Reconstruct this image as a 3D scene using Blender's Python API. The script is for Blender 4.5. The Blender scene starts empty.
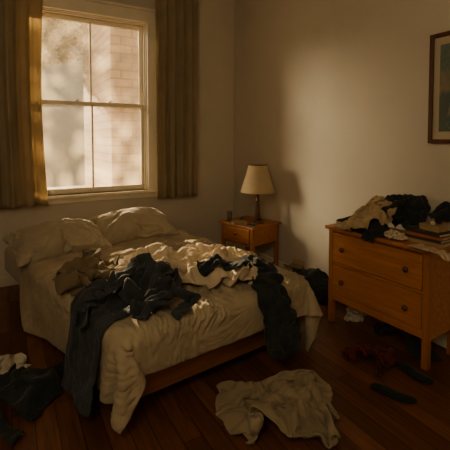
import bpy, bmesh, math, random
from mathutils import Vector, Matrix, noise
from mathutils.geometry import delaunay_2d_cdt

SC = bpy.context.scene
COL = SC.collection
PI = math.pi

# ------------------------------------------------------------------ helpers
def tag(o, label=None, cat=None, group=None, kind=None):
    if label: o['label'] = label
    if cat: o['category'] = cat
    if group: o['group'] = group
    if kind: o['kind'] = kind
    return o

def empty(name, loc=(0, 0, 0), rz=0.0, label=None, cat=None, group=None):
    o = bpy.data.objects.new(name, None)
    COL.objects.link(o)
    o.location = loc
    o.rotation_euler = (0, 0, rz)
    o.empty_display_size = 0.1
    return tag(o, label, cat, group)

def obj(name, bm, mat, parent=None, smooth=False, bevel=0.0, seg=2):
    me = bpy.data.meshes.new(name)
    bmesh.ops.recalc_face_normals(bm, faces=bm.faces[:])
    bm.to_mesh(me)
    bm.free()
    if smooth:
        for p in me.polygons: p.use_smooth = True
    o = bpy.data.objects.new(name, me)
    COL.objects.link(o)
    if mat: me.materials.append(mat)
    if parent: o.parent = parent
    if bevel:
        m = o.modifiers.new('bevel', 'BEVEL')
        m.width = bevel; m.segments = seg; m.limit_method = 'ANGLE'
    return o

def struct(name, bm, mat, parent=None, **k):
    o = obj(name, bm, mat, parent, **k)
    o['kind'] = 'structure'
    return o

def box(bm, x0, x1, y0, y1, z0, z1, mtx=None):
    v = [Vector((x, y, z)) for x in (x0, x1) for y in (y0, y1) for z in (z0, z1)]
    if mtx: v = [mtx @ p for p in v]
    b = [bm.verts.new(p) for p in v]
    for f in ((0, 1, 3, 2), (4, 6, 7, 5), (0, 4, 5, 1), (2, 3, 7, 6), (0, 2, 6, 4), (1, 5, 7, 3)):
        bm.faces.new([b[i] for i in f])
    return bm

def boxbm(*a, **k):
    return box(bmesh.new(), *a, **k)

def lathe(prof, n=32, bm=None, c=(0, 0, 0), axis='z', caps=True):
    bm = bm or bmesh.new()
    rings = []
    for r, h in prof:
        ring = []
        for i in range(n):
            a = 2 * PI * i / n
            if axis == 'z': p = (c[0] + r * math.cos(a), c[1] + r * math.sin(a), c[2] + h)
            elif axis == 'x': p = (c[0] + h, c[1] + r * math.cos(a), c[2] + r * math.sin(a))
            else: p = (c[0] + r * math.cos(a), c[1] + h, c[2] + r * math.sin(a))
            ring.append(bm.verts.new(p))
        rings.append(ring)
    for a, b in zip(rings, rings[1:]):
        for i in range(n):
            bm.faces.new((a[i], a[(i + 1) % n], b[(i + 1) % n], b[i]))
    if caps:
        bm.faces.new(rings[0][::-1]); bm.faces.new(rings[-1])
    return bm

# ------------------------------------------------------------------ materials
def nodes(name):
    m = bpy.data.materials.new(name)
    m.use_nodes = True
    nt = m.node_tree
    return m, nt, nt.nodes['Principled BSDF'], nt.nodes['Material Output']

def N(nt, t, **k):
    n = nt.nodes.new(t)
    for a, v in k.items():
        if a in n.inputs: n.inputs[a].default_value = v
        else: setattr(n, a, v)
    return n

def ramp(nt, fac, stops):
    r = nt.nodes.new('ShaderNodeValToRGB')
    e = r.color_ramp.elements
    e[0].position, e[0].color = stops[0][0], (*stops[0][1], 1)
    e[1].position, e[1].color = stops[-1][0], (*stops[-1][1], 1)
    for p, c in stops[1:-1]:
        x = e.new(p); x.color = (*c, 1)
    nt.links.new(fac, r.inputs[0])
    return r

def bump(nt, bs, h, strength, dist):
    b = N(nt, 'ShaderNodeBump')
    b.inputs['Strength'].default_value = strength
    b.inputs['Distance'].default_value = dist
    nt.links.new(h, b.inputs['Height'])
    nt.links.new(b.outputs[0], bs.inputs['Normal'])

def mul(c, k): return tuple(x * k for x in c)

def m_plain(name, col, rough=0.6, var=0.12, scale=8.0, bmp=0.1, metallic=0.0):
    m, nt, bs, out = nodes(name)
    tc = N(nt, 'ShaderNodeTexCoord')
    n = N(nt, 'ShaderNodeTexNoise', Scale=scale, Detail=6.0)
    nt.links.new(tc.outputs['Object'], n.inputs['Vector'])
    r = ramp(nt, n.outputs['Fac'], [(0.3, mul(col, 1 - var)), (0.7, mul(col, 1 + var))])
    nt.links.new(r.outputs[0], bs.inputs['Base Color'])
    bs.inputs['Roughness'].default_value = rough
    bs.inputs['Metallic'].default_value = metallic
    if bmp:
        n2 = N(nt, 'ShaderNodeTexNoise', Scale=scale * 14, Detail=3.0)
        nt.links.new(tc.outputs['Object'], n2.inputs['Vector'])
        bump(nt, bs, n2.outputs['Fac'], bmp, 0.004)
    return m

def m_wall(name, col):
    m, nt, bs, out = nodes(name)
    tc = N(nt, 'ShaderNodeTexCoord')
    n = N(nt, 'ShaderNodeTexNoise', Scale=1.3, Detail=8.0, Roughness=0.62)
    nt.links.new(tc.outputs['Object'], n.inputs['Vector'])
    r = ramp(nt, n.outputs['Fac'], [(0.25, mul(col, 0.84)), (0.5, col), (0.8, mul(col, 1.06))])
    nt.links.new(r.outputs[0], bs.inputs['Base Color'])
    bs.inputs['Roughness'].default_value = 0.85
    n2 = N(nt, 'ShaderNodeTexNoise', Scale=34.0, Detail=6.0, Roughness=0.65)
    nt.links.new(tc.outputs['Object'], n2.inputs['Vector'])
    bump(nt, bs, n2.outputs['Fac'], 0.35, 0.006)
    return m

def m_wood(name, c0, c1, rough=0.42, axis='x', scale=1.0):
    m, nt, bs, out = nodes(name)
    tc = N(nt, 'ShaderNodeTexCoord')
    mp = N(nt, 'ShaderNodeMapping')
    s = {'x': (1.2, 14, 14), 'y': (14, 1.2, 14), 'z': (14, 14, 1.2)}[axis]
    mp.inputs['Scale'].default_value = tuple(k * scale for k in s)
    nt.links.new(tc.outputs['Object'], mp.inputs['Vector'])
    n = N(nt, 'ShaderNodeTexNoise', Scale=2.2, Detail=8.0, Roughness=0.6, Distortion=0.6)
    nt.links.new(mp.outputs[0], n.inputs['Vector'])
    r = ramp(nt, n.outputs['Fac'], [(0.28, c0), (0.52, tuple((a + b) / 2 for a, b in zip(c0, c1))), (0.74, c1)])
    nt.links.new(r.outputs[0], bs.inputs['Base Color'])
    bs.inputs['Roughness'].default_value = rough
    bump(nt, bs, n.outputs['Fac'], 0.12, 0.003)
    return m

def m_floor():
    m, nt, bs, out = nodes('floorboards')
    tc = N(nt, 'ShaderNodeTexCoord')
    mp = N(nt, 'ShaderNodeMapping')
    mp.inputs['Rotation'].default_value = (0, 0, PI / 2)
    nt.links.new(tc.outputs['Object'], mp.inputs['Vector'])
    br = N(nt, 'ShaderNodeTexBrick')
    br.inputs['Scale'].default_value = 1.0
    br.inputs['Brick Width'].default_value = 1.7
    br.inputs['Row Height'].default_value = 0.105
    br.inputs['Mortar Size'].default_value = 0.0022
    br.inputs['Mortar Smooth'].default_value = 0.3
    br.inputs['Color1'].default_value = (0.085, 0.030, 0.011, 1)
    br.inputs['Color2'].default_value = (0.17, 0.064, 0.024, 1)
    br.inputs['Mortar'].default_value = (0.008, 0.003, 0.002, 1)
    br.offset = 0.37
    nt.links.new(mp.outputs[0], br.inputs['Vector'])
    mp2 = N(nt, 'ShaderNodeMapping')
    mp2.inputs['Scale'].default_value = (22, 1.4, 1)
    nt.links.new(tc.outputs['Object'], mp2.inputs['Vector'])
    n = N(nt, 'ShaderNodeTexNoise', Scale=2.0, Detail=8.0, Roughness=0.6)
    nt.links.new(mp2.outputs[0], n.inputs['Vector'])
    r = ramp(nt, n.outputs['Fac'], [(0.3, (0.6, 0.6, 0.6)), (0.7, (1.35, 1.3, 1.25))])
    mx = N(nt, 'ShaderNodeMix', data_type='RGBA', blend_type='MULTIPLY')
    mx.inputs[0].default_value = 1.0
    nt.links.new(br.outputs['Color'], mx.inputs[6]); nt.links.new(r.outputs[0], mx.inputs[7])
    nt.links.new(mx.outputs[2], bs.inputs['Base Color'])
    n3 = N(nt, 'ShaderNodeTexNoise', Scale=3.0, Detail=5.0)
    nt.links.new(tc.outputs['Object'], n3.inputs['Vector'])
    r3 = ramp(nt, n3.outputs['Fac'], [(0.3, (0.34,) * 3), (0.7, (0.55,) * 3)])
    nt.links.new(r3.outputs[0], bs.inputs['Roughness'])
    bs.inputs['Specular IOR Level'].default_value = 0.35
    bump(nt, bs, br.outputs['Fac'], -0.4, 0.003)
    return m

def m_fabric(name, col, rough=0.9, weave=260.0, var=0.16, transl=0.0, bmp=0.25, stripe=None, crease=0.7, tcol=None, cdist=.014):
    m, nt, bs, out = nodes(name)
    tc = N(nt, 'ShaderNodeTexCoord')
    n = N(nt, 'ShaderNodeTexNoise', Scale=5.0, Detail=6.0)
    nt.links.new(tc.outputs['Object'], n.inputs['Vector'])
    r = ramp(nt, n.outputs['Fac'], [(0.3, mul(col, 1 - var)), (0.7, mul(col, 1 + var))])
    colour = r.outputs[0]
    if stripe:
        w = N(nt, 'ShaderNodeTexWave', Scale=stripe[1], Distortion=1.0)
        nt.links.new(tc.outputs['Object'], w.inputs['Vector'])
        r2 = ramp(nt, w.outputs['Fac'], [(0.45, (0, 0, 0)), (0.6, (1, 1, 1))])
        mx = N(nt, 'ShaderNodeMix', data_type='RGBA')
        nt.links.new(r2.outputs[0], mx.inputs[0]); nt.links.new(colour, mx.inputs[6])
        mx.inputs[7].default_value = (*stripe[0], 1)
        colour = mx.outputs[2]
    nt.links.new(colour, bs.inputs['Base Color'])
    bs.inputs['Roughness'].default_value = rough
    bs.inputs['Specular IOR Level'].default_value = 0.12
    bs.inputs['Sheen Weight'].default_value = 0.1
    n2 = N(nt, 'ShaderNodeTexNoise', Scale=weave, Detail=2.0)
    nt.links.new(tc.outputs['Object'], n2.inputs['Vector'])
    b1 = N(nt, 'ShaderNodeBump'); b1.inputs['Strength'].default_value = bmp; b1.inputs['Distance'].default_value = .003
    nt.links.new(n2.outputs['Fac'], b1.inputs['Height'])
    last = b1
    if crease:
        n3 = N(nt, 'ShaderNodeTexNoise', Scale=9.0, Detail=4.0, Roughness=.5, Distortion=.7)
        n3.noise_type = 'RIDGED_MULTIFRACTAL'
        nt.links.new(tc.outputs['Object'], n3.inputs['Vector'])
        b2 = N(nt, 'ShaderNodeBump'); b2.inputs['Strength'].default_value = crease; b2.inputs['Distance'].default_value = cdist
        nt.links.new(n3.outputs['Fac'], b2.inputs['Height']); nt.links.new(b1.outputs[0], b2.inputs['Normal'])
        last = b2
    nt.links.new(last.outputs[0], bs.inputs['Normal'])
    if transl:
        t = N(nt, 'ShaderNodeBsdfTranslucent')
        if tcol: t.inputs['Color'].default_value = (*tcol, 1)
        else: nt.links.new(colour, t.inputs['Color'])
        mxs = N(nt, 'ShaderNodeMixShader'); mxs.inputs[0].default_value = transl
        nt.links.new(bs.outputs[0], mxs.inputs[1]); nt.links.new(t.outputs[0], mxs.inputs[2])
        nt.links.new(mxs.outputs[0], out.inputs['Surface'])
    return m

def m_glass():
    m, nt, bs, out = nodes('dusty_glass')
    tc = N(nt, 'ShaderNodeTexCoord')
    n = N(nt, 'ShaderNodeTexNoise', Scale=2.4, Detail=9.0, Roughness=0.7)
    nt.links.new(tc.outputs['Object'], n.inputs['Vector'])
    r = ramp(nt, n.outputs['Fac'], [(0.3, (0.20,) * 3), (0.7, (0.46,) * 3)])
    tr = N(nt, 'ShaderNodeBsdfTransparent'); tr.inputs['Color'].default_value = (1, 0.97, 0.92, 1)
    tl = N(nt, 'ShaderNodeBsdfTranslucent'); tl.inputs['Color'].default_value = (0.25, 0.205, 0.14, 1)
    gl = N(nt, 'ShaderNodeBsdfGlossy', Roughness=0.05)
    a = N(nt, 'ShaderNodeMixShader'); nt.links.new(r.outputs[0], a.inputs[0])
    nt.links.new(tr.outputs[0], a.inputs[1]); nt.links.new(tl.outputs[0], a.inputs[2])
    b = N(nt, 'ShaderNodeMixShader'); b.inputs[0].default_value = 0.04
    nt.links.new(a.outputs[0], b.inputs[1]); nt.links.new(gl.outputs[0], b.inputs[2])
    nt.links.new(b.outputs[0], out.inputs['Surface'])
    return m

def m_brick():
    m, nt, bs, out = nodes('pale_brick')
    tc = N(nt, 'ShaderNodeTexCoord')
    mp = N(nt, 'ShaderNodeMapping'); mp.inputs['Rotation'].default_value = (PI / 2, 0, 0)
    nt.links.new(tc.outputs['Object'], mp.inputs['Vector'])
    br = N(nt, 'ShaderNodeTexBrick')
    br.inputs['Scale'].default_value = 1.0
    br.inputs['Brick Width'].default_value = 0.42
    br.inputs['Row Height'].default_value = 0.155
    br.inputs['Mortar Size'].default_value = 0.014
    br.inputs['Color1'].default_value = (0.46, 0.30, 0.21, 1)
    br.inputs['Color2'].default_value = (0.56, 0.38, 0.27, 1)
    br.inputs['Mortar'].default_value = (0.26, 0.18, 0.13, 1)
    nt.links.new(mp.outputs[0], br.inputs['Vector'])
    nt.links.new(br.outputs['Color'], bs.inputs['Base Color'])
    bs.inputs['Roughness'].default_value = 0.9
    return m

def m_print():
    m, nt, bs, out = nodes('faded_landscape_print')
    tc = N(nt, 'ShaderNodeTexCoord')
    n = N(nt, 'ShaderNodeTexNoise', Scale=4.5, Detail=8.0, Roughness=0.65, Distortion=0.8)
    nt.links.new(tc.outputs['Object'], n.inputs['Vector'])
    sx = N(nt, 'ShaderNodeSeparateXYZ'); nt.links.new(tc.outputs['Object'], sx.inputs[0])
    ad = N(nt, 'ShaderNodeMath', operation='MULTIPLY_ADD')
    nt.links.new(sx.outputs['Z'], ad.inputs[0]); ad.inputs[1].default_value = 0.9
    nt.links.new(n.outputs['Fac'], ad.inputs[2])
    r = ramp(nt, ad.outputs[0], [(0.18, (0.12, 0.10, 0.06)), (0.36, (0.07, 0.12, 0.11)), (0.48, (0.26, 0.20, 0.12)),
                                 (0.6, (0.20, 0.19, 0.13)), (0.72, (0.10, 0.15, 0.13)), (0.85, (0.14, 0.19, 0.17))])
    nt.links.new(r.outputs[0], bs.inputs['Base Color'])
    bs.inputs['Roughness'].default_value = 0.5
    return m

M = dict(
    wall=m_wall('cream_plaster', (0.58, 0.51, 0.40)),
    ceil=m_wall('ceiling_plaster', (0.66, 0.58, 0.46)),
    floor=m_floor(),
    white=m_plain('cream_gloss_paint', (0.80, 0.71, 0.54), 0.45, 0.06, 5, 0.05),
    glass=m_glass(),
    brick=m_brick(),
    curtain=m_fabric('mustard_curtain_cloth', (0.42, 0.35, 0.23), transl=0.42, weave=180, crease=.12, tcol=(.62, .50, .28)),
    dresserw=m_wood('orange_brown_wood', (0.30, 0.105, 0.023), (0.56, 0.215, 0.052), axis='y'),
    dresserv=m_wood('orange_brown_wood_upright', (0.26, 0.09, 0.02), (0.47, 0.175, 0.043), axis='z'),
    bedw=m_wood('reddish_bed_wood', (0.17, 0.06, 0.018), (0.30, 0.115, 0.035), axis='x'),
    knob=m_plain('dark_turned_wood', (0.12, 0.045, 0.018), 0.3, 0.2, 20, 0.02),
    darkw=m_plain('dark_lamp_wood', (0.10, 0.045, 0.02), 0.35, 0.25, 14, 0.03),
    shade=m_fabric('parchment_shade', (0.66, 0.52, 0.31), transl=0.3, weave=320, var=0.06, bmp=0.1, crease=0),
    duvet=m_fabric('taupe_duvet_cotton', (0.40, 0.32, 0.20), crease=.7, cdist=.012),
    sheet=m_fabric('grey_bed_sheet', (0.40, 0.33, 0.25)),
    pillow=m_fabric('grey_beige_pillowcase', (0.38, 0.32, 0.22), crease=.7, cdist=.012),
    cream=m_fabric('cream_shirt_cotton', (0.62, 0.50, 0.33)),
    olive=m_fabric('olive_brown_shirt_cotton', (0.16, 0.118, 0.066)),
    navy=m_fabric('dark_navy_denim', (0.040, 0.046, 0.052), bmp=0.5, var=0.3),
    black=m_fabric('blackish_cloth', (0.022, 0.026, 0.026), bmp=0.4, var=0.3),
    tan=m_fabric('tan_shirt_cotton', (0.42, 0.30, 0.16)),
    towel=m_fabric('beige_towel_terry', (0.29, 0.225, 0.135), weave=420, bmp=0.8, crease=.4),
    red=m_fabric('dark_red_knit', (0.12, 0.018, 0.014), stripe=((0.055, 0.012, 0.010), 9.0)),
    sockm=m_fabric('dark_green_black_sock', (0.012, 0.018, 0.014), bmp=0.5),
    offwhite=m_fabric('off_white_cloth', (0.55, 0.48, 0.36)),
    patterned=m_fabric('pale_patterned_cloth', (0.55, 0.44, 0.28), stripe=((0.36, 0.26, 0.16), 22.0)),
    mat=m_plain('cream_mount_card', (0.48, 0.40, 0.27), 0.8, 0.04, 6, 0.02),
    printm=m_print(),
    framew=m_wood('dark_picture_frame_wood', (0.06, 0.02, 0.008), (0.13, 0.045, 0.016), axis='z'),
    paper=m_plain('book_page_paper', (0.55, 0.46, 0.31), 0.9, 0.1, 30, 0.1),
    orange=m_plain('burnt_orange_cover', (0.34, 0.11, 0.03), 0.5, 0.15, 12, 0.05),
    darkcover=m_plain('charcoal_cover', (0.035, 0.033, 0.03), 0.5, 0.2, 12, 0.05),
    tancover=m_plain('tan_cover', (0.36, 0.24, 0.11), 0.6, 0.15, 12, 0.05),
    browncover=m_plain('brown_cover', (0.15, 0.08, 0.035), 0.6, 0.15, 12, 0.05),
    card=m_plain('tan_cardboard', (0.33, 0.23, 0.12), 0.9, 0.1, 9, 0.1),
    bead=m_plain('pale_bead', (0.58, 0.47, 0.33), 0.35, 0.35, 60, 0.0),
    greenbox=m_plain('dark_olive_box', (0.05, 0.05, 0.03), 0.5, 0.2, 20, 0.05),
    metal=m_plain('aged_brass', (0.45, 0.33, 0.14), 0.35, 0.15, 25, 0.0, metallic=0.9),
    rubber=m_plain('tan_rubber_sole', (0.40, 0.28, 0.14), 0.7, 0.1, 20, 0.1),
    leaf=m_plain('haze_paled_leaf', (0.20, 0.19, 0.14), 0.8, 0.3, 3, 0.0),  # outdoor haze put into the leaf colour as a paler tone
    bark=m_plain('grey_bark', (0.12, 0.09, 0.06), 0.9, 0.3, 5, 0.3),
    ground=m_plain('dry_yard_earth', (0.11, 0.088, 0.06), 0.95, 0.2, 2, 0.2),
    cord=m_plain('cream_cable', (0.50, 0.41, 0.28), 0.6, 0.05, 8, 0.0),
)
gm, nt, bs, out = nodes('clear_tumbler_glass')
t = N(nt, 'ShaderNodeBsdfTransparent'); t.inputs['Color'].default_value = (.93, .91, .86, 1)
g = N(nt, 'ShaderNodeBsdfGlossy', Roughness=.04)
lw = N(nt, 'ShaderNodeLayerWeight', Blend=.35)
mx = N(nt, 'ShaderNodeMixShader')
nt.links.new(lw.outputs['Facing'], mx.inputs[0]); nt.links.new(t.outputs[0], mx.inputs[1]); nt.links.new(g.outputs[0], mx.inputs[2])
nt.links.new(mx.outputs[0], out.inputs['Surface'])
M['clear'] = gm

# ------------------------------------------------------------------ room shell
WX, WY, CZ = 2.74, 4.50, 3.60           # right wall, back wall, ceiling
LX, FY = -1.75, -1.6                    # left wall, wall behind the camera
wx0, wx1, wz0, wz1 = 0.14, 1.50, 0.90, 2.90    # window opening

struct('floor', boxbm(LX - .2, WX + .2, FY - .2, WY + .2, -0.12, 0), M['floor'])
struct('ceiling', boxbm(LX - .2, WX + .2, FY - .2, WY + .2, CZ, CZ + .12), M['ceil'])
bm = bmesh.new()
T = 0.20
box(bm, LX - .2, wx0, WY, WY + T, 0, CZ); box(bm, wx1, WX + .2, WY, WY + T, 0, CZ)
box(bm, wx0, wx1, WY, WY + T, 0, wz0); box(bm, wx0, wx1, WY, WY + T, wz1, CZ)
struct('wall_back', bm, M['wall'])
struct('wall_right', boxbm(WX, WX + .2, FY - .2, WY, 0, CZ), M['wall'])
struct('wall_left', boxbm(LX - .2, LX, FY - .2, WY, 0, CZ), M['wall'])
struct('wall_front', boxbm(LX, WX, FY - .2, FY, 0, CZ), M['wall'])
struct('baseboard_right', boxbm(WX - .018, WX, FY, WY, 0, 0.10), M['white'], bevel=.006)
struct('baseboard_back', boxbm(LX, WX - .018, WY - .018, WY, 0, 0.10), M['wall'], bevel=.006)

# window: casing, jambs, two sashes, panes
win = bpy.data.objects.new('window_1', None); COL.objects.link(win); win.location = (0, 0, 0)
win['kind'] = 'structure'
bm = bmesh.new()
cw = 0.10
box(bm, wx0 - cw, wx0 + .012, WY - .03, WY, wz0 - .02, wz1 + .0); box(bm, wx1 - .012, wx1 + cw, WY - .03, WY, wz0 - .02, wz1)
box(bm, wx0 - cw - .015, wx1 + cw + .015, WY - .036, WY, wz1 - .012, wz1 + .12)
box(bm, wx0 - cw - .03, wx1 + cw + .03, WY - .055, WY, wz1 + .12, wz1 + .15)
struct('window_casing', bm, M['white'], win, bevel=.008)
bm = bmesh.new()
box(bm, wx0 - cw - .03, wx1 + cw + .02, WY - .075, WY + T - .03, wz0 - .03, wz0)
box(bm, wx0 - cw, wx1 + cw, WY - .022, WY, wz0 - .09, wz0 - .03)
struct('window_sill', bm, M['white'], win, bevel=.006)
bm = bmesh.new()
for x in (wx0, wx1 - .025): box(bm, x, x + .025, WY, WY + T, wz0, wz1)
box(bm, wx0, wx1, WY, WY + T, wz1 - .025, wz1)
for x in (wx0 + .025, wx1 - .04): box(bm, x, x + .015, WY + .02, WY + .035, wz0, wz1 - .025)
box(bm, wx0 + .025, wx1 - .025, WY + .02, WY + .035, wz1 - .04, wz1 - .025)
struct('window_jamb', bm, M['white'], win, bevel=.003)

def sash(y, z0, z1, name, low):
    x0, x1 = wx0 + .027, wx1 - .027
    st, rb, rt = .045, (.06 if low else .045), (.045 if low else .05)
    b = bmesh.new()
    box(b, x0, x0 + st, y, y + .04, z0, z1); box(b, x1 - st, x1, y, y + .04, z0, z1)
    box(b, x0 + st, x1 - st, y, y + .04, z0, z0 + rb); box(b, x0 + st, x1 - st, y, y + .04, z1 - rt, z1)
    xm = .865
    box(b, xm - .010, xm + .010, y + .006, y + .034, z0 + rb, z1 - rt)
    s = struct(name, b, M['white'], win, bevel=.005)
    for a, c in ((x0 + st, xm - .01), (xm + .01, x1 - st)):
        struct('window_pane', boxbm(a, c, y + .018, y + .022, z0 + rb, z1 - rt), M['glass'], s)
    return s
mid = 1.93
sash(WY + .105, mid - .045, wz1 - .027, 'upper_sash', False)
low = sash(WY + .045, wz0 + .002, mid, 'lower_sash', True)
for x in (.70, 1.06):
    b = lathe([(.014, 0), (.014, .008), (.006, .012), (.006, .02)], 12, c=(x, WY + .06, mid))
    box(b, x - .006, x + .03, WY + .053, WY + .067, mid + .012, mid + .02)
    struct('sash_lock', b, M['metal'], low)

# thin painted cable run down the corner
struct('trim_1', boxbm(WX - .035, WX - .022, WY - .012, WY, .10, CZ), M['cord'], bevel=.003)

# ------------------------------------------------------------------ outside the window
struct('outside_ground', boxbm(-14, 14, WY + .4, 24, -1.3, -1.2), M['ground'])
o = obj('brick_building', boxbm(1.70, 9, 7.2, 10, -1.2, 8), M['brick'])
tag(o, 'pale brick building across the yard outside the window', 'building')
rnd = random.Random(5)
tree = empty('tree', (.2, 12.5, -1.2), 0, 'hazy leafy tree beyond the upper left window pane', 'tree')
bm = bmesh.new()
def limb(bm, a, b, r0, r1, n=7):
    a, b = Vector(a), Vector(b); d = (b - a).normalized()
    u = d.orthogonal().normalized(); w = d.cross(u)
    R = [[bm.verts.new(p + (u * math.cos(2 * PI * i / n) + w * math.sin(2 * PI * i / n)) * r) for i in range(n)] for p, r in ((a, r0), (b, r1))]
    for i in range(n): bm.faces.new((R[0][i], R[0][(i + 1) % n], R[1][(i + 1) % n], R[1][i]))
limb(bm, (0, 0, 0), (.1, 0, 3.4), .2, .13); limb(bm, (.1, 0, 3.4), (-.6, .1, 6), .12, .04)
limb(bm, (.1, 0, 3.3), (1.1, .2, 5.6), .1, .03); limb(bm, (.05, 0, 3.0), (-1.2, -.2, 5.0), .09, .03)
obj('trunk', bm, M['bark'], tree, smooth=True)
bm = bmesh.new()
for i in range(4200):
    c = rnd.choice([(-.9, 0, 5.6, 1.0), (.6, 0, 6.0, 1.2), (.2, 0, 6.9, 1.1), (1.3, 0, 6.0, 1.0), (1.6, .3, 7.0, .8)])
    while True:
        q = Vector((rnd.uniform(-1, 1), rnd.uniform(-1, 1), rnd.uniform(-1, 1)))
        if q.length < 1: break
    p = Vector(c[:3]) + q * c[3]
    u = Vector((rnd.gauss(0, 1), rnd.gauss(0, 1), rnd.gauss(0, 1))).normalized(); w = u.orthogonal().normalized()
    s = rnd.uniform(.07, .13)
    bm.faces.new([bm.verts.new(p + u * s), bm.verts.new(p + w * s * .5), bm.verts.new(p - u * s), bm.verts.new(p - w * s * .5)])
obj('foliage', bm, M['leaf'], tree)

# ------------------------------------------------------------------ curtains
def curtain(name, x0, x1, yc, z0, z1, n, amp, seed, mat, label, gather=0.75):
    r = random.Random(seed)
    ph = [r.uniform(0, 6.28) for _ in range(6)]
    nx, nz = n * 14, 60
    bm = bmesh.new(); G = []
    for j in range(nz + 1):
        t = j / nz; z = z0 + (z1 - z0) * t; row = []
        for i in range(nx + 1):
            s = i / nx
            k = 1 - (1 - gather) * 0 - .06 * math.sin(t * PI)
            x = x0 + (x1 - x0) * s
            xx = (x0 + x1) / 2 + (x - (x0 + x1) / 2) * k + .008 * math.sin(5 * t + ph[0] + 3 * s)
            a = amp * (0.75 + .25 * math.sin(3 * s + ph[1])) * (1 - .35 * t)
            y = yc + a * math.sin(2 * PI * n * s + ph[2] + .7 * math.sin(2.2 * t + ph[3] + 4 * s)) + .3 * a * math.sin(2 * PI * n * 2.3 * s + ph[4] + t)
            if t > .93: y = yc + (y - yc) * (1 - (t - .93) / .07 * .45)
            zz = z + (.006 * math.sin(2 * PI * n * s + ph[5]) if j == 0 else 0)
            row.append(bm.verts.new((xx, y, zz)))
        G.append(row)
    for j in range(nz):
        for i in range(nx):
            bm.faces.new((G[j][i], G[j][i + 1], G[j + 1][i + 1], G[j + 1][i]))
    o = obj(name, bm, mat, None, smooth=True)
    m = o.modifiers.new('solid', 'SOLIDIFY'); m.thickness = .004; m.offset = 0
    return tag(o, label, 'curtain', 'mustard curtains at the window')
curtain('curtain', -.62, .37, WY - .13, .82, 3.28, 7, .042, 2, M['curtain'], 'mustard cloth curtain hanging at the left side of the window')
curtain('curtain', 1.535, 2.10, WY - .13, .80, 3.28, 5, .040, 7, M['curtain'], 'narrower mustard curtain between the window and the room corner')
rod = empty('curtain_rod', (0.8, WY - .13, 3.31), 0, 'thin dark rod above the window carrying both curtains', 'curtain rod')
obj('pole', lathe([(.012, -1.5), (.012, 1.42)], 14, axis='x'), M['darkw'], rod, smooth=True)
for x in (-1.3, 1.35): obj('bracket', boxbm(x - .01, x + .01, 0, .13, -.012, .012), M['darkw'], rod)

# ------------------------------------------------------------------ cloth engine
def inpoly(x, y, P):
    c = False
    for i in range(len(P)):
        x1, y1 = P[i]; x2, y2 = P[i - 1]
        if (y1 > y) != (y2 > y) and x < (x2 - x1) * (y - y1) / (y2 - y1) + x1: c = not c
    return c

def patch(P, s, seed=0):
    """A triangulated flat piece of cloth with the outline P."""
    r = random.Random(seed); pts = []
    for i in range(len(P)):
        a = Vector(P[i]); b = Vector(P[(i + 1) % len(P)]); k = max(1, round((b - a).length / s))
        for j in range(k): pts.append(a.lerp(b, j / k))
    nb = len(pts); ed = [(i, (i + 1) % nb) for i in range(nb)]
    xs = [p[0] for p in P]; ys = [p[1] for p in P]; y = min(ys); row = 0
    while y < max(ys):
        x = min(xs) + (row % 2) * s / 2
        while x < max(xs):
            q = Vector((x + r.uniform(-.15, .15) * s, y + r.uniform(-.15, .15) * s))
            if inpoly(q.x, q.y, P) and all((q - b).length > .6 * s for b in pts[:nb]): pts.append(q)
            x += s
        y += s * .866; row += 1
    v, e, f, _, _, _ = delaunay_2d_cdt(pts, ed, [], 1, 1e-5)
    return [tuple(p) for p in v], [tuple(q) for q in f]

COLLIDERS = []
def collider(o, thick=.006, fric=60):
    m = o.modifiers.new('collide', 'COLLISION')
    o.collision.thickness_outer = thick; o.collision.thickness_inner = .05
    o.collision.cloth_friction = fric
    o.collision.damping = .9
    COLLIDERS.append(o)

def proxy(name, bm, thick=.006, fric=60):
    o = obj(name, bm, None); collider(o, thick, fric); o['tmp'] = 1
    return o

def wrinkle(me, amp, scale, seed=0, direction=0.0, aniso=3.0, cuts=1, low=None):
    """Fine creases: subdivide, then push along the normals by warped ridged noise."""
    bm = bmesh.new(); bm.from_mesh(me)
    for _ in range(cuts):
        if len(bm.verts) > 40000: break
        bmesh.ops.subdivide_edges(bm, edges=bm.edges[:], cuts=1, use_grid_fill=True, smooth=.6)
    bm.normal_update()
    c, s = math.cos(direction), math.sin(direction)
    off = Vector((seed * 11.3, seed * 5.7, seed * 2.9))
    mv = []
    for v in bm.verts:
        p = v.co
        t = direction + 1.3 * noise.noise(p * (scale * .16) + off)     # creases swing round slowly
        c, s = math.cos(t), math.sin(t)
        wv = noise.noise_vector(p * (scale * .3) + off) * .5
        q = Vector(((c * p.x + s * p.y) / aniso, -s * p.x + c * p.y, p.z * .8)) * scale + wv + off
        n1 = max(0, 1 - abs(noise.noise(q)) * 1.9) ** 1.5
        n2 = max(0, 1 - abs(noise.noise(q * 1.9 + off)) * 1.9) ** 1.5
        mask = max(0, min(1, .55 + 1.6 * noise.noise(p * (scale * .22) + off * 2)))
        if low is not None: mask *= max(.25, min(1, (p.z - low) / .10 + .25))
        mv.append(v.normal * (amp * mask * (n1 * .7 + n2 * .4 - .3)))
    for v, d in zip(bm.verts, mv): v.co += d
    bm.to_mesh(me); bm.free()

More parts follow.
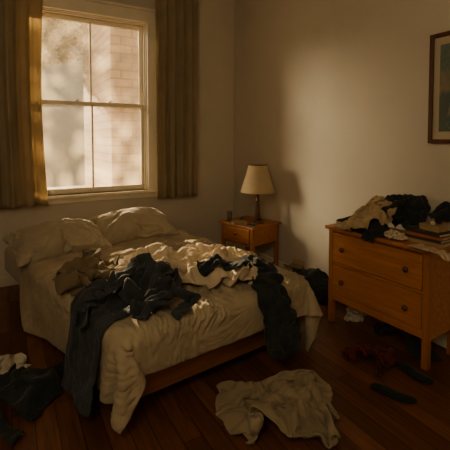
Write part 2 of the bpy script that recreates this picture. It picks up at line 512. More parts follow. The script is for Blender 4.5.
def simulate(name, rest, init, faces, mat, frames=45, pins=None, bend=.4, mass=.3, self_col=True, dist=.006,
             thick=.006, subdiv=1, pressure=0, collide_after=True, damp=6.0, shrink=0.0, fric_self=15, stiff=18, quality=6, gravity=1.0, wrink=None):
    me = bpy.data.meshes.new(name)
    me.from_pydata([tuple(p) for p in init], [], faces)
    o = bpy.data.objects.new(name, me); COL.objects.link(o)
    if rest:
        o.shape_key_add(name='Basis')
        k = o.shape_key_add(name='rest')
        for i, p in enumerate(rest): k.data[i].co = p
        k.value = 0
    m = o.modifiers.new('cloth', 'CLOTH'); s = m.settings
    if rest: s.rest_shape_key = k
    s.effector_weights.gravity = gravity
    s.quality = quality; s.mass = mass; s.bending_stiffness = bend; s.bending_damping = 1.5
    s.tension_stiffness = s.compression_stiffness = stiff; s.shear_stiffness = stiff * .6
    s.tension_damping = s.compression_damping = damp; s.air_damping = 3.0
    s.shrink_min = shrink
    if pressure:
        s.use_pressure = True; s.uniform_pressure_force = pressure
    if pins:
        g = o.vertex_groups.new(name='pin')
        for i, w in pins.items(): g.add([i], w, 'REPLACE')
        s.vertex_group_mass = 'pin'; s.pin_stiffness = 3
    c = m.collision_settings
    c.collision_quality = 3; c.distance_min = dist
    c.use_self_collision = self_col; c.self_distance_min = dist * 1.3; c.self_friction = fric_self
    m.point_cache.frame_start = 1; m.point_cache.frame_end = frames + 1
    for fr in range(1, frames + 1): SC.frame_set(fr)
    dg = bpy.context.evaluated_depsgraph_get()
    em = bpy.data.meshes.new_from_object(o.evaluated_get(dg))
    bpy.data.objects.remove(o); bpy.data.meshes.remove(me)
    SC.frame_set(1)
    em.name = name
    if wrink: wrinkle(em, *wrink)
    em.materials.clear(); em.materials.append(mat)
    for p in em.polygons: p.use_smooth = True
    r = bpy.data.objects.new(name, em); COL.objects.link(r)
    if collide_after: collider(r, dist, 60)
    if thick:
        q = r.modifiers.new('solid', 'SOLIDIFY'); q.thickness = thick; q.offset = 0.0
    if subdiv:
        q = r.modifiers.new('sub', 'SUBSURF'); q.levels = q.render_levels = subdiv
    return r

def garment(name, P, at, rz, mat, z, s=.03, cx=1.0, cy=1.0, amp=.10, wl=.18, seed=1, fold=.5, mounds=(), rc=False, pinr=0, **k):
    """Crumpled piece: the outline is laid out rippled and folded over itself, then falls."""
    P = [(x * cx, y * cy) for x, y in P]
    v, f = patch(P, s, seed)
    R = Matrix.Rotation(rz, 2)
    off = Vector((seed * 7.3, seed * 3.1, 0))
    def ns(x, y, q, c): return noise.noise(Vector((x / wl * q, y / wl * q, c)) + off)
    H, D = [], []
    for x, y in v:
        r1 = 1 - 2 * abs(ns(x, y, .8, 0)); r2 = 1 - 2 * abs(ns(x, y, 1.9, 5))
        H.append(.6 * r1 + .3 * r2 + .35 * ns(x, y, .6, 3))
        D.append((fold * wl * ns(x, y, 1.0, 9), fold * wl * ns(x, y, 1.0, 14)))
    h0 = min(H); mx = sum(d[0] for d in D) / len(D); my = sum(d[1] for d in D) / len(D)
    init = []
    for (x, y), h, d in zip(v, H, D):
        q = R @ Vector((x + d[0] - mx, y + d[1] - my))
        zz = z(at[0] + q.x, at[1] + q.y) if callable(z) else z
        init.append((at[0] + q.x, at[1] + q.y, zz + amp * (h - h0) * .8 + .01))
    k.setdefault('wrink', (.024, 17, seed, seed * .7, 3.5))
    k.setdefault('subdiv', 1); k.setdefault('bend', 2.5); k.setdefault('stiff', 10); k.setdefault('frames', 32)
    props = []
    for dx, dy, z0, rx, ry, h in mounds:           # lumps the piece is heaped over while it falls
        b = bmesh.new(); bmesh.ops.create_icosphere(b, subdivisions=3, radius=1)
        for q in b.verts:
            n = 1 + .22 * noise.noise(q.co * 1.6 + off)
            q.co = Vector((at[0] + dx + q.co.x * rx * n, at[1] + dy + q.co.y * ry * n, z0 + max(-.02, q.co.z * h * n)))
        props.append(proxy('sim_mound', b, .006, 70))
    if pinr: k['pins'] = {i: 1.0 for i, (x, y) in enumerate(v) if x * x + y * y < pinr * pinr}
    o = simulate(name, None, init, f, mat, **k)
    for q in props: bpy.data.objects.remove(q)
    if rc:
        c = o.data.vertices
        sx = at[0] - (min(v.co.x for v in c) + max(v.co.x for v in c)) / 2; sy = at[1] - (min(v.co.y for v in c) + max(v.co.y for v in c)) / 2
        sz = (rc - min(v.co.z for v in c)) if rc is not True else 0
        for v in c: v.co += Vector((sx, sy, sz))
    return o

SHIRT = [(-.24, -.34), (.24, -.34), (.25, .12), (.42, -.16), (.56, -.08), (.36, .30), (.10, .36), (.05, .31), (-.05, .31), (-.10, .36), (-.36, .30), (-.56, -.08), (-.42, -.16), (-.25, .12)]
LONG = [(-.25, -.34), (.25, -.34), (.25, .10), (.50, -.34), (.62, -.28), (.38, .28), (.10, .36), (.05, .32), (-.05, .32), (-.10, .36), (-.38, .28), (-.62, -.28), (-.50, -.34), (-.25, .10)]
TROUS = [(-.20, .48), (.20, .48), (.24, .15), (.22, -.50), (.06, -.50), (.0, .10), (-.06, -.50), (-.22, -.50), (-.24, .15)]
def blob(w, h, seed):
    r = random.Random(seed)
    return [(w / 2 * math.cos(a) * k, h / 2 * math.sin(a) * k) for a, k in ((2 * PI * i / 18, r.uniform(.82, 1.18)) for i in range(18))]
def rect(w, h): return [(-w / 2, -h / 2), (w / 2, -h / 2), (w / 2, h / 2), (-w / 2, h / 2)]

# ------------------------------------------------------------------ bed
A = math.radians(6.5)
F = Vector((1.14, 2.05, 0))
def bw(x, y, z=0):
    return Vector((F.x + x * math.cos(A) - y * math.sin(A), F.y + x * math.sin(A) + y * math.cos(A), z))
bed = empty('bed', F, A, 'low double bed with reddish wooden frame under the rumpled taupe duvet', 'bed')
HW = .645; BL = 2.30
obj('foot_rail', boxbm(-HW, HW, 0, .035, .10, .235), M['bedw'], bed, bevel=.006)
obj('head_rail', boxbm(-HW, HW, BL - .035, BL, .10, .40), M['bedw'], bed, bevel=.006)
for sx in (-1, 1):
    a, b = sorted((sx * HW, sx * (HW - .032)))
    obj('side_rail', boxbm(a, b, .035, BL - .035, .12, .235), M['bedw'], bed, bevel=.006)
for sx in (-1, 1):
    for y in (.01, BL - .07):
        a, b = sorted((sx * (HW - .001), sx * (HW - .062)))
        obj('leg', boxbm(a, b, y + .002, y + .06, 0, .22), M['bedw'], bed, bevel=.006)
obj('slat_base', boxbm(-HW + .033, HW - .033, .036, BL - .036, .19, .232), M['bedw'], bed)
# mattress: rounded slab
def slab(x0, x1, y0, y1, z0, z1, r, flare=0):
    bm = boxbm(x0, x1, y0, y1, z0, z1)
    if flare:
        for v in bm.verts:
            if v.co.x < 0 and v.co.y > (y0 + y1) / 2: v.co.x -= flare
    bmesh.ops.bevel(bm, geom=bm.edges[:], offset=r, segments=5, profile=.5, affect='EDGES')
    return bm
mattress = obj('mattress', slab(-.67, .715, -.075, BL - .02, .237, .50, .06, .26), M['sheet'], bed, smooth=True)
mattress['label'] = 'mattress in a grey-beige fitted sheet'

# simulation-only stand-ins for what the cloth touches (removed at the end)
def world_bm(bm, o):
    bm.transform(Matrix.Translation(o.location) @ Matrix.Rotation(o.rotation_euler.z, 4, 'Z')); return bm
proxy('sim_floor', boxbm(-3, 4, -1, 6, -.3, 0), .004, 80)
proxy('sim_wall', boxbm(WX - .018, WX + .3, -1, 6, -.3, 3), .004, 10)
proxy('sim_back', boxbm(-2, 4, WY - .01, WY + .3, -.3, .85), .004, 10)
proxy('sim_mattress', world_bm(slab(-.67, .715, -.075, BL - .02, .30, .50, .06, .26), bed), .006, 60)
proxy('sim_frame', world_bm(boxbm(-HW, HW, 0, BL, .10, .30), bed), .008, 30)

# duvet
def duvet():
    r = random.Random(3); s = .03
    x0, x1, y0, y1 = -1.02, 1.12, -.28, 1.72
    nx, ny = int((x1 - x0) / s), int((y1 - y0) / s)
    rest, init, faces, pins = [], [], [], {}
    for j in range(ny + 1):
        for i in range(nx + 1):
            x = x0 + (x1 - x0) * i / nx; y = y0 + (y1 - y0) * j / ny
            rest.append((x, y, 0))
            c = .95
            yy = y
            edge = .05 * math.sin(x * 4 + 1) * max(0, (y - 1.1) / .6)     # ragged turned-back head edge
            xx = x * c - (.35 * max(0, y) / 1.7 if x < 0 else .05 * max(0, y) / 1.7)
            n = noise.noise(Vector((x * 3.2, y * 3.2, 1.7))) + .5 * noise.noise(Vector((x * 7, y * 7, 4.7)))
            p = bw(xx, yy * c + edge + .02, .545 + .028 * n + (.02 if y > 1.2 else 0))
            init.append(tuple(p))
            if abs(x) < .35 and .35 < y < 1.2 and i % 9 == 0 and j % 9 == 0: pins[len(init) - 1] = .4
    for j in range(ny):
        for i in range(nx):
            a = j * (nx + 1) + i
            faces.append((a, a + 1, a + nx + 2, a + nx + 1))
    o = simulate('duvet', rest, init, faces, M['duvet'], frames=50, bend=.5, mass=.35, self_col=False, dist=.008,
                 thick=.014, subdiv=0, shrink=-.05, stiff=20, wrink=(.046, 13.0, 3, 1.0, 8.0, 2, .42))
    return tag(o, 'rumpled taupe duvet draped over the bed with corners hanging to the floor', 'duvet')
duvet()

# pillows
def pillow(cx, cy, cz, rz, tilt, w, h, label, seed):
    n, k = 30, 20
    idx = {}; init = []; rest = []; faces = []
    R = Matrix.Translation((cx, cy, cz)) @ Matrix.Rotation(rz, 4, 'Z') @ Matrix.Rotation(tilt, 4, 'X')
    for side in (1, -1):
        for j in range(k + 1):
            for i in range(n + 1):
                edge = i in (0, n) or j in (0, k)
                if edge and side == -1: idx[(side, i, j)] = idx[(1, i, j)]; continue
                x = (i / n - .5) * w; y = (j / k - .5) * h
                d = 0 if edge else .03 * side + .008 * noise.noise(Vector((x * 6, y * 6, seed * 5 + side)))
                idx[(side, i, j)] = len(init)
                init.append((x * .95, y * .95, d + 5)); rest.append((x, y, d))
        for j in range(k):
            for i in range(n):
                q = [idx[(side, i, j)], idx[(side, i + 1, j)], idx[(side, i + 1, j + 1)], idx[(side, i, j + 1)]]
                faces.append(q if side == 1 else q[::-1])
    o = simulate('pillow', rest, init, faces, M['pillow'], frames=30, bend=.15, mass=.3, self_col=False, dist=.004,
                 thick=0, subdiv=1, pressure=6.0, shrink=-.04, gravity=0.0, collide_after=False, wrink=(.036, 14, seed, .9 + seed, 7, 2))
    zc = sum(v.co.z for v in o.data.vertices) / len(o.data.vertices)
    for v in o.data.vertices: v.co.z -= zc
    for v in o.data.vertices:                      # weight settles the pillow: soft sag toward the mattress
        v.co += Vector((0, .03 * (v.co.x / w) ** 2, -.05 * (2 * v.co.x / w) ** 2 * (1 if v.co.z > 0 else .2)))
    o.matrix_world = R
    collider(o, .006, 60)
    return tag(o, label, 'pillow', 'bed pillows')
pillow(1.13, 3.84, .625, A, math.radians(19), .88, .56, 'beige pillow propped below the window sill nearer the nightstand', 2)
pillow(.41, 3.66, .605, A + .08, math.radians(15), .86, .56, 'crumpled beige pillow lying at the far left of the bed head', 5)

# ------------------------------------------------------------------ clothes on the bed
o = garment('bed_sheet', rect(1.05, .66), (1.08, 2.58), -.48, M['cream'], .58, amp=.22, wl=.14, seed=9, s=.025, fold=.9, bend=.6, dist=.005, frames=40, mounds=[(-.18, .15, .52, .16, .10, .09), (.12, .0, .52, .10, .12, .09), (-.1, -.12, .52, .08, .08, .06)])
tag(o, 'cream cotton sheet crumpled in sunlit folds across the middle of the bed', 'sheet')
o = garment('shirt', LONG, (.50, 2.80), .5, M['olive'], .58, cx=.38, cy=.54, amp=.20, wl=.13, seed=4, s=.025, fold=.8, bend=1, dist=.005, mounds=[(0, .02, .52, .14, .12, .12), (-.12, -.08, .52, .10, .06, .08)])
tag(o, 'olive-brown crumpled shirt on the duvet in front of the left pillow', 'shirt')
o = garment('blanket', rect(1.12, .42), (.43, 2.18), .46, M['navy'], .58, amp=.06, wl=.20, seed=6, fold=.3, bend=.4, frames=45, wrink=(.024, 13, 6, .42, 5))
tag(o, 'dark blanket hanging over the front left corner of the bed to the floor', 'blanket')
o = garment('jacket', LONG, (.71, 2.20), -.25, M['navy'], .62, cx=.46, cy=.66, amp=.22, wl=.12, seed=12, s=.022, fold=1.0, bend=1, dist=.005, mounds=[(-.14, .05, .52, .12, .07, .11), (.12, -.02, .52, .10, .08, .12)])
tag(o, 'dark navy jacket crumpled on the duvet at the left foot of the bed', 'jacket')
o = garment('trousers', [(-.15, .30), (-.42, .36), (-.46, .20), (-.12, .12), (-.13, -.46), (.02, -.50), (.14, -.46), (.12, .08), (.34, .22), (.28, .36), (.08, .32)], (1.55, 2.05), .16, M['black'], .58, amp=.14, wl=.14, seed=3, fold=.35, bend=.8, frames=45)
tag(o, 'black trousers hanging off the right foot of the bed', 'trousers')

# ------------------------------------------------------------------ nightstand
NA = math.radians(13)
ns = empty('nightstand', (2.44, 3.70, 0), NA, 'orange-brown wooden nightstand with one drawer in the room corner', 'nightstand')
# local: x = depth (front at -x), y = width
d2, w2 = .22, .25
obj('top', boxbm(-d2 - .02, d2 + .02, -w2 - .02, w2 + .02, .535, .56), M['dresserw'], ns, bevel=.005)
bm = bmesh.new()
box(bm, -d2 + .002, d2, -w2 + .002, -w2 + .02, .35, .535); box(bm, -d2 + .002, d2, w2 - .02, w2 - .002, .35, .535)
box(bm, d2 - .02, d2, -w2 + .02, w2 - .02, .35, .535); box(bm, -d2 + .002, d2, -w2 + .02, w2 - .02, .34, .352)
obj('case', bm, M['dresserw'], ns, bevel=.003)
dr = obj('drawer', boxbm(-d2 - .006, -d2 + .016, -w2 + .045, w2 - .045, .365, .525), M['dresserw'], ns, bevel=.004)
obj('knob', lathe([(.007, 0), (.007, -.012), (.016, -.017), (.017, -.024), (.011, -.031)], 16, c=(-d2 - .005, 0, .45), axis='x'), M['knob'], dr, smooth=True)
for sx in (-1, 1):
    for sy in (-1, 1):
        obj('leg', boxbm(*sorted((sx * d2, sx * (d2 - .04))), *sorted((sy * w2, sy * (w2 - .04))), 0, .535), M['dresserv'], ns, bevel=.004)
NT = .56

# table lamp
lamp = empty('table_lamp', (2.46, 3.57, NT), 0, 'unlit table lamp with a cream tapered shade on the nightstand', 'lamp')
obj('base', lathe([(.072, 0), (.074, .010), (.066, .022), (.045, .030), (.030, .040)], 28), M['darkw'], lamp, smooth=True)
obj('pole', lathe([(.030, .038), (.036, .06), (.027, .16), (.019, .24), (.024, .25), (.024, .262), (.017, .272), (.015, .33), (.010, .36), (.010, .40)], 24), M['darkw'], lamp, smooth=True)
obj('socket', lathe([(.016, .40), (.018, .41), (.018, .45), (.012, .455)], 16), M['metal'], lamp, smooth=True)
obj('light_bulb', lathe([(.012, .45), (.014, .47), (.028, .50), (.030, .52), (.022, .545), (.008, .556)], 18), M['offwhite'], lamp, smooth=True)
bm = lathe([(.193, .355), (.190, .360), (.104, .662), (.103, .666)], 48, caps=False)
sh = obj('lamp_shade', bm, M['shade'], lamp, smooth=True)
m = sh.modifiers.new('solid', 'SOLIDIFY'); m.thickness = .004; m.offset = -1
bm = lathe([(.105, .652), (.107, .659), (.105, .667), (.101, .667), (.101, .654)], 48, caps=False)
obj('shade_trim', bm, M['browncover'], sh, smooth=True)
bm = bmesh.new()
for k in range(3):
    a = 2 * PI * k / 3
    limb(bm, (0, 0, .61), (.104 * math.cos(a), .104 * math.sin(a), .648), .0022, .0022, 6)
limb(bm, (0, 0, .55), (0, 0, .615), .004, .004, 8)
obj('shade_holder', bm, M['metal'], lamp)

def book(name, w, d, t, cover, loc, rz, label, cat='book', group=None, tilt=0):
    """w along local x, d along local y; the spine is on -x."""
    b = empty(name, loc, rz, label, cat, group)
    c = max(.0025, t * .09)
    bm = bmesh.new()
    box(bm, -w / 2, w / 2, -d / 2, d / 2, 0, c); box(bm, -w / 2, w / 2, -d / 2, d / 2, t - c, t)
    box(bm, -w / 2 - .001, -w / 2 + c, -d / 2, d / 2, 0, t)
    obj('cover', bm, cover, b, bevel=.0015)
    obj('pages', boxbm(-w / 2 + c, w / 2 - .004, -d / 2 + .004, d / 2 - .004, c, t - c), M['paper'], b)
    return b
def nloc(x, y, z=0):
    return (2.44 + x * math.cos(NA) - y * math.sin(NA), 3.70 + x * math.sin(NA) + y * math.cos(NA), NT + z)
book('book', .11, .16, .022, M['tancover'], nloc(-.16, .02), NA + 1.2, 'small tan paperback lying in front of the lamp base')
book('notebook', .07, .10, .016, M['darkcover'], nloc(-.168, -.195), NA + .05, 'dark notebook lying by the nightstand edge near the lamp')
g = empty('drinking_glass', nloc(-.165, .165), 0, 'clear drinking glass at the left of the nightstand top', 'glass')
bm = lathe([(.024, 0), (.028, .004), (.033, .115), (.0315, .115), (.0268, .010), (.012, .008)], 28)
obj('glass_wall', bm, M['clear'], g, smooth=True)
gl = empty('spectacles', nloc(-.04, .09), NA + .5, 'folded dark spectacles lying behind the tan paperback on the nightstand', 'glasses')
def ring(bm, c, rx, rz_, r, n=20):
    pts = [Vector((c[0] + rx * math.cos(2 * PI * i / n), c[1], c[2] + rz_ * math.sin(2 * PI * i / n))) for i in range(n)]
    for i in range(n): limb(bm, pts[i], pts[(i + 1) % n], r, r, 6)
bm = bmesh.new(); ring(bm, (-.033, 0, .022), .027, .02, .0022); ring(bm, (.033, 0, .022), .027, .02, .0022); limb(bm, (-.008, 0, .028), (.008, 0, .028), .002, .002)
obj('frame', bm, M['darkcover'], gl)
for sx in (-1, 1):
    bm = bmesh.new(); limb(bm, (sx * .06, 0, .028), (sx * .058, .012, .027), .002, .002); limb(bm, (sx * .058, .012, .027), (-sx * .05, .02 + .006 * sx, .012), .002, .002)
    obj('temple', bm, M['darkcover'], gl)

# ------------------------------------------------------------------ dresser
DA = math.radians(3)
DW, DD, DH = .84, .36, .80
dl = Vector((2.30, 2.305, 0))             # front left foot
def dw(x, y, z=0):
    """dresser frame: x = depth from the front, y = distance along the front from the left end."""
    return Vector((dl.x + x * math.cos(DA) + y * math.sin(DA), dl.y + x * math.sin(DA) - y * math.cos(DA), z))
dc = dw(DD / 2, DW / 2)
ds = empty('dresser', dc, DA, 'orange-brown wooden dresser with two wide drawers under the framed picture', 'dresser')
hx, hy = DD / 2, DW / 2
obj('top', boxbm(-hx - .025, hx + .0, -hy - .025, hy + .025, DH - .028, DH), M['dresserw'], ds, bevel=.007)
for sy in (-1, 1):
    obj('side_panel', boxbm(-hx + .03, hx - .02, *sorted((sy * (hy - .004), sy * (hy - .022))), .195, DH - .028), M['dresserw'], ds)
for sx in (-1, 1):
    for sy in (-1, 1):
        obj('leg', boxbm(*sorted((sx * hx, sx * (hx - .045))), *sorted((sy * hy, sy * (hy - .042))), 0, DH - .028), M['dresserv'], ds, bevel=.004)
obj('back_panel', boxbm(hx - .03, hx - .02, -hy + .03, hy - .03, .195, DH - .03), M['dresserv'], ds)
bm = bmesh.new()
for a, b in ((.755, .772), (.490, .510), (.195, .250)): box(bm, -hx + .006, -hx + .035, -hy + .042, hy - .042, a, b)
obj('rail', bm, M['dresserw'], ds, bevel=.002)
obj('bottom_panel', boxbm(-hx + .03, hx - .03, -hy + .022, hy - .022, .20, .212), M['dresserw'], ds)
for a, b in ((.514, .751), (.254, .486)):
    q = obj('drawer', boxbm(-hx - .002, -hx + .022, -hy + .047, hy - .047, a, b), M['dresserw'], ds, bevel=.005)
    for y in (-.27, .27):
        obj('knob', lathe([(.009, 0), (.009, -.012), (.019, -.018), (.021, -.026), (.014, -.035)], 18, c=(-hx - .001, y, (a + b) / 2), axis='x'), M['knob'], q, smooth=True)
proxy('sim_dresser', boxbm(dc.x - hx - .01, dc.x + hx, dc.y - hy - .03, dc.y + hy + .03, DH - .10, DH), .004, 60)

def dt(x, y, z=0): return dw(x, y, DH + z)

# things on the dresser (left to right)
book('magazine', .20, .16, .010, M['paper'], dt(.13, .115), DA + .25, 'thin pale magazine under the canvas shoe on the dresser', 'magazine')
def shoe(loc, rz, label):
    s = empty('canvas_shoe', loc, rz, label, 'shoe')
    # x = toe direction
    out = [(-.13, -.026), (-.135, 0), (-.13, .026), (-.06, .031), (.02, .036), (.08, .042), (.12, .03), (.135, 0), (.12, -.032), (.08, -.040), (.02, -.033), (-.06, -.030)]
    bm = bmesh.new()
    a = [bm.verts.new((x, y, 0)) for x, y in out]; b = [bm.verts.new((x * 1.01, y * 1.02, .022)) for x, y in out]
    n = len(out); bm.faces.new(a[::-1]); bm.faces.new(b)
    for i in range(n): bm.faces.new((a[i], a[(i + 1) % n], b[(i + 1) % n], b[i]))
    obj('sole', bm, M['rubber'], s, bevel=.004)
    prof = [(-.128, .024, .088), (-.09, .028, .083), (-.04, .029, .074), (.0, .031, .078), (.04, .034, .062), (.08, .037, .044), (.11, .030, .037), (.128, .012, .027)]
    bm = bmesh.new(); R = []
    for x, w, h in prof:
        row = []
        for i in range(13):
            t = PI * i / 12
            row.append(bm.verts.new((x, -w * math.cos(t) * (1 if i in (0, 12) else 1.03), .020 + (h - .020) * math.sin(t) ** .7)))
        R.append(row)
    for p, q in zip(R, R[1:]):
        for i in range(12):
            if p is R[0] and 4 <= i <= 7 or p is R[1] and 4 <= i <= 7: continue   # the opening
            bm.faces.new((p[i], p[i + 1], q[i + 1], q[i]))
    bm.faces.new(R[-1])
    for i in range(12):
        if 4 <= i <= 7: continue
    u = obj('upper', bm, M['black'], s, smooth=True)
    mm = u.modifiers.new('solid', 'SOLIDIFY'); mm.thickness = .003
    bm = bmesh.new()
    for k in range(4):
        x = -.01 + k * .022; z = .079 - k * .009
        limb(bm, (x, -.018, z - .004), (x + .012, .018, z - .006), .0022, .0022, 6); limb(bm, (x, .018, z - .004), (x + .012, -.018, z - .006), .0022, .0022, 6)
    limb(bm, (-.01, .012, .079), (-.03, .03, .115), .0018, .0018, 6); limb(bm, (-.03, .03, .115), (-.05, .034, .10), .0018, .0018, 6)
    obj('laces', bm, M['tan'], s)
    return s
shoe(tuple(dt(.12, .13, .0105)), DA + PI / 2 + .25, 'dark low canvas shoe with a tan sole at the left end of the dresser')


o = garment('vest', blob(.34, .30, 8), tuple(dt(.04, .385))[:2], 0.0, M['black'], DH + .03, amp=.07, wl=.10, seed=25, s=.018, fold=.4, bend=.12, frames=40, dist=.005, mounds=[(.03, 0, DH, .05, .08, .075)], pinr=.04)
tag(o, 'black vest under the tan shirt spilling over the dresser front edge', 'vest')
o = garment('dark_jacket', blob(.62, .48, 3), tuple(dt(.235, .475))[:2], 1.3, M['black'], DH + .22, amp=.08, wl=.11, seed=21, s=.018, fold=.5, mounds=[(.015, -.055, DH, .06, .07, .20), (.02, .04, DH, .055, .06, .26), (-.02, 0, DH, .06, .07, .17)], bend=.08, frames=50, dist=.005, pinr=.05)
tag(o, 'black jacket heaped at the back of the dresser against the wall', 'jacket')
o = garment('tan_shirt', blob(.50, .46, 5), tuple(dt(.10, .295))[:2], 1.9, M['tan'], DH + .11, amp=.08, wl=.10, seed=23, s=.018, fold=.45, mounds=[(.0, -.05, DH, .055, .06, .13), (.0, .06, DH, .055, .06, .11)], bend=.06, frames=55, dist=.005, pinr=.045)
tag(o, 'tan crumpled shirt heaped on the dresser in front of the black jacket', 'shirt')

w = book('wallet', .075, .10, .014, M['tancover'], tuple(dt(.05, .425)), DA + .5, 'small tan wallet at the dresser front edge beside the black vest', 'wallet')

# bead necklace heap
rb = random.Random(8); bm = bmesh.new()
c = dt(.05, .565)
for i in range(210):
    a = i * .31; q = rb.random()
    rr = .075 * math.sqrt(rb.random())
    th = rb.uniform(0, 2 * PI)
    zmax = .055 * max(0, 1 - (rr / .085) ** 2)
    p = Vector((c.x + rr * math.cos(th) * .75, c.y + rr * math.sin(th) * 1.15, DH + .009 + rb.uniform(.4, 1) * zmax))
    bmesh.ops.create_icosphere(bm, subdivisions=1, radius=rb.uniform(.0075, .0105), matrix=Matrix.Translation(p))
o = obj('bead_necklace', bm, M['bead'], None, smooth=True)
tag(o, 'heap of pale beaded necklace on the dresser between clothes and books', 'necklace')

# small dark box behind the beads
bx = empty('trinket_box', tuple(dt(.20, .615)), DA, 'small dark olive box standing behind the beads on the dresser', 'box')
obj('box_body', boxbm(-.035, .035, -.045, .045, 0, .07), M['greenbox'], bx, bevel=.004)
obj('lid', boxbm(-.038, .038, -.048, .048, .0705, .092), M['greenbox'], bx, bevel=.004)

# book stack at the right end
z = 0
for k, (w_, d_, t_, mt, rz, lab) in enumerate([
        (.20, .27, .024, M['tancover'], .06, 'tan hardback at the bottom of the book stack on the dresser'),
        (.19, .26, .018, M['darkcover'], -.04, 'charcoal book just above the tan hardback in the dresser stack'),
        (.19, .26, .020, M['orange'], .03, 'burnt-orange book in the stack on the dresser'),
        (.18, .25, .018, M['darkcover'], -.08, 'charcoal book on top of the burnt-orange one in the dresser stack')]):
    p = dt(.19, .735, z)
    book('book', w_, d_, t_, mt, tuple(p), DA + rz, lab, 'book', 'books stacked on the dresser')
    z += t_ + .0008
p = dt(.19, .755, z)
bx = empty('wooden_box', tuple(p), DA - .1, 'small tan wooden box on top of the book stack', 'box')
obj('box_body', boxbm(-.05, .05, -.07, .07, 0, .030), M['tancover'], bx, bevel=.003)
obj('lid', boxbm(-.052, .052, -.072, .072, .0305, .042), M['tancover'], bx, bevel=.003)
p2 = dt(.155, .77, z + .0425)
j = empty('jar', tuple(p2), 0, 'tiny pale jar standing on the tan wooden box', 'jar')
obj('jar_body', lathe([(.013, 0), (.016, .003), (.016, .025), (.012, .030)], 18), M['bead'], j, smooth=True)
obj('lid', lathe([(.0135, .0302), (.0135, .040), (.012, .042)], 18), M['metal'], j, smooth=True)
proxy('sim_books', boxbm(p.x - .09, p.x + .09, p.y - .13, p.y + .13, DH, DH + z + .04), .003, 60)
o = garment('beanie', rect(.16, .15), tuple(dt(.22, .765))[:2], .4, M['black'], DH + z + .09, amp=.04, wl=.09, seed=31, s=.018, bend=.2, rc=DH + z + .044, mounds=[(0, 0, DH + z + .04, .05, .06, .06)])
tag(o, 'black knitted cap lying on the wooden box above the books', 'cap')
o = garment('folded_cloth', rect(.28, .08), tuple(dt(.045, .735))[:2], -PI / 2 + DA, M['patterned'], DH + .004, amp=.02, wl=.10, seed=33, s=.016, fold=.1, bend=1, frames=16)
tag(o, 'pale patterned cloth strip lying along the front edge of the dresser', 'cloth')

# ------------------------------------------------------------------ floor clutter
def sock(loc, rz, label, seed):
    spine = [(-.125, .0), (-.08, .004), (-.03, .0), (.02, -.006), (.06, -.002), (.10, .012), (.13, .03)]
    bm = bmesh.new(); R = []; rr = random.Random(seed)
    for k, (x, y) in enumerate(spine):
        w = (.034, .040, .041, .043, .046, .042, .020)[k]; h = (.018, .022, .026, .028, .027, .024, .012)[k]
        row = []
        for i in range(16):
            t = 2 * PI * i / 16
            u = 1 + .10 * rr.uniform(-1, 1)
            row.append(bm.verts.new((x + rr.uniform(-.004, .004), y + w * math.cos(t) * u, .003 + max(0, h * .5 * (1 + math.sin(t)) * u))))
        R.append(row)
    for p, q in zip(R, R[1:]):
        for i in range(16): bm.faces.new((p[i], p[(i + 1) % 16], q[(i + 1) % 16], q[i]))
    bm.faces.new(R[0]); bm.faces.new(R[-1])
    o = obj('sock', bm, M['sockm'], None, smooth=True)
    o.location = loc; o.rotation_euler = (0, 0, rz)
    q = o.modifiers.new('sub', 'SUBSURF'); q.levels = q.render_levels = 2
    return tag(o, label, 'sock', 'dark socks on the floor')
sock((1.94, 1.425, 0), math.radians(-72), 'dark sock lying on the open floor farther from the dresser', 1)
sock((2.235, 1.495, 0), math.radians(-98), 'dark sock lying on the floor beside the right dresser leg', 2)
o = garment('red_top', SHIRT, (2.09, 1.73), -.6, M['red'], .01, cx=.36, cy=.46, amp=.15, wl=.09, seed=41, s=.02, rc=.004, bend=1)
tag(o, 'dark red knitted top crumpled on the floor in front of the dresser', 'top')
o = garment('bath_towel', rect(.68, .44), (1.30, 1.64), -.45, M['towel'], .01, amp=.17, wl=.15, seed=43, s=.022, thick=.010, fold=.8, rc=.006, bend=1, dist=.005, mounds=[(.05, .02, 0, .16, .08, .07)])
tag(o, 'beige bath towel crumpled on the floor in the foreground', 'towel')
o = garment('hoodie', LONG, (.06, 2.36), .9, M['black'], .02, cx=.5, cy=.62, amp=.20, wl=.16, seed=45, rc=.004, mounds=[(.02, .02, 0, .14, .10, .09)])
tag(o, 'black hooded top crumpled on the floor left of the hanging blanket', 'clothing')
o = garment('crumpled_vest', SHIRT, (-.03, 2.79), .3, M['offwhite'], .01, cx=.27, cy=.27, amp=.14, wl=.09, seed=47, s=.02, rc=.004, mounds=[(0, 0, 0, .07, .07, .07)])
tag(o, 'off-white vest crumpled on the floor at the left picture edge', 'clothing')
o = garment('clothes_heap', SHIRT, (2.53, 2.70), .2, M['black'], .26, cx=.62, cy=.7, amp=.1, wl=.17, seed=49, bend=.3, frames=50, mounds=[(.02, 0, 0, .14, .17, .25)])
tag(o, 'dark heap of clothing on the floor between nightstand and dresser', 'clothing')
o = garment('dark_coat', SHIRT, (2.54, 1.76), 1.5, M['black'], .12, cx=.55, cy=.42, amp=.12, wl=.14, seed=51, bend=.3, frames=50, mounds=[(.0, 0, 0, .10, .16, .13)])
tag(o, 'dark coat heaped on the floor under the dresser', 'coat')
o = garment('crumpled_cloth', rect(.16, .14), (2.465, 2.17), .4, M['offwhite'], .01, amp=.14, wl=.07, seed=53, s=.016, rc=.004)
tag(o, 'small off-white rag crumpled under the left end of the dresser', 'rag')
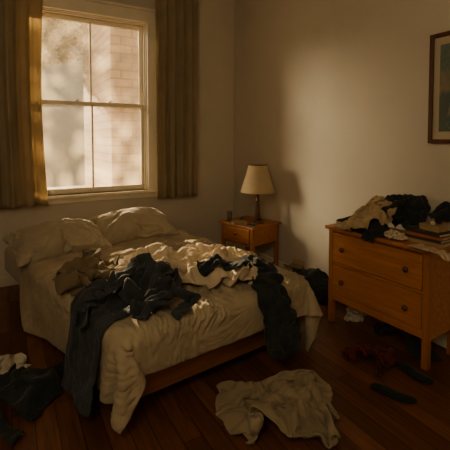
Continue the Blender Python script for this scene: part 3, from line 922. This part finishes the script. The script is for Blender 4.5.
# carton and rag by the wall behind the bed
cb = empty('cardboard_carton', (2.62, 3.12, 0), .35, 'small open tan carton on the floor against the right wall', 'carton')
bm = bmesh.new()
box(bm, -.08, .08, -.07, .07, 0, .004)
box(bm, -.08, -.076, -.07, .07, .004, .17); box(bm, .076, .08, -.07, .07, .004, .17)
box(bm, -.076, .076, -.07, -.066, .004, .17); box(bm, -.076, .076, .066, .07, .004, .17)
obj('carton_walls', bm, M['card'], cb)
for sx in (-1, 1):
    a = sx * .079
    obj('flap', boxbm(-.03, .03, -.068, .068, 0, .003, Matrix.Translation((a + sx * .018, 0, .188)) @ Matrix.Rotation(sx * -.9, 4, 'Y')), M['card'], cb)
o = garment('cleaning_cloth', rect(.20, .18), (2.45, 3.16), .4, M['towel'], .01, amp=.16, wl=.10, seed=57, s=.02, rc=.004)
tag(o, 'beige cloth crumpled on the floor beside the carton behind the bed', 'cloth')

# ------------------------------------------------------------------ framed picture
py0, py1, pz0, pz1 = 1.12, 1.735, 1.475, 2.265
pc = Vector((WX, (py0 + py1) / 2, (pz0 + pz1) / 2))
pic = empty('framed_picture', pc, 0, 'dark wood framed landscape print hanging on the right wall', 'picture')
hw, hh, fr = (py1 - py0) / 2, (pz1 - pz0) / 2, .030
bm = bmesh.new()
box(bm, -.028, -.002, -hw, -hw + fr, -hh, hh); box(bm, -.028, -.002, hw - fr, hw, -hh, hh)
box(bm, -.028, -.002, -hw + fr, hw - fr, -hh, -hh + fr); box(bm, -.028, -.002, -hw + fr, hw - fr, hh - fr, hh)
obj('frame', bm, M['framew'], pic, bevel=.005)
mt = obj('mount', boxbm(-.012, -.004, -hw + fr, hw - fr, -hh + fr, hh - fr), M['mat'], pic)
obj('print', boxbm(-.0135, -.0125, -hw + fr + .045, hw - fr - .045, -hh + fr + .055, hh - fr - .055), M['printm'], pic)

# ------------------------------------------------------------------ clean up the simulation
for o in list(bpy.data.objects):
    if o.get('tmp'): bpy.data.objects.remove(o)
for o in bpy.data.objects:
    for m in [m for m in o.modifiers if m.type == 'COLLISION']: o.modifiers.remove(m)

# ------------------------------------------------------------------ light
def sun(name, d, e, ang, col):
    l = bpy.data.lights.new(name, 'SUN'); l.energy = e; l.angle = math.radians(ang); l.color = col
    o = bpy.data.objects.new(name, l); COL.objects.link(o)
    o.rotation_euler = Vector(d).to_track_quat('-Z', 'Y').to_euler()
    return o
def fill_point(name, loc, e, r, col):
    l = bpy.data.lights.new(name, 'POINT'); l.energy = e; l.shadow_soft_size = r; l.color = col
    o = bpy.data.objects.new(name, l); COL.objects.link(o); o.location = loc
    return o
sun('sun', (.10, -.96, -.345), 66.0, 1.0, (1.0, .79, .48))
sun('wall_glow_fill', (.73, -.67, -.25), 4.9, 18, (1.0, .86, .60))  # second sun, added for the soft glow on the right wall
fill_point('fill_light', (-.9, -.3, 2.7), 42, .5, (1.0, .86, .60))  # unseen soft fill added behind the camera to lift the room
w = bpy.data.worlds.new('world'); SC.world = w; w.use_nodes = True
nt = w.node_tree; bg = nt.nodes['Background']
tc = N(nt, 'ShaderNodeTexCoord'); sx = N(nt, 'ShaderNodeSeparateXYZ')
nt.links.new(tc.outputs['Generated'], sx.inputs[0])
r = ramp(nt, sx.outputs['Z'], [(0.0, (.50, .40, .25)), (.12, (.64, .53, .36)), (.4, (.86, .75, .56)), (1.0, (.78, .74, .68))])
nt.links.new(r.outputs[0], bg.inputs['Color']); bg.inputs['Strength'].default_value = 0.9

# ------------------------------------------------------------------ camera
cam = bpy.data.cameras.new('camera'); co = bpy.data.objects.new('camera', cam); COL.objects.link(co)
f_px = 385.0
cam.sensor_width = 36; cam.lens = f_px / 450 * 36
pitch = math.radians(2.5)
yaw = math.radians(29.7)
co.location = (0, 0, 1.5)
co.rotation_euler = (PI / 2 - pitch, 0, -yaw)
cam.shift_y = -(225 - 140 - f_px * math.tan(pitch)) / 450
cam.clip_start = .02
SC.camera = co
SC.cycles.use_denoising = True
SC.cycles.max_bounces = 10; SC.cycles.diffuse_bounces = 6; SC.cycles.transparent_max_bounces = 12
SC.cycles.sample_clamp_indirect = 4.0
SC.view_settings.view_transform = 'AgX'
SC.view_settings.look = 'None'
SC.view_settings.exposure = 0.40
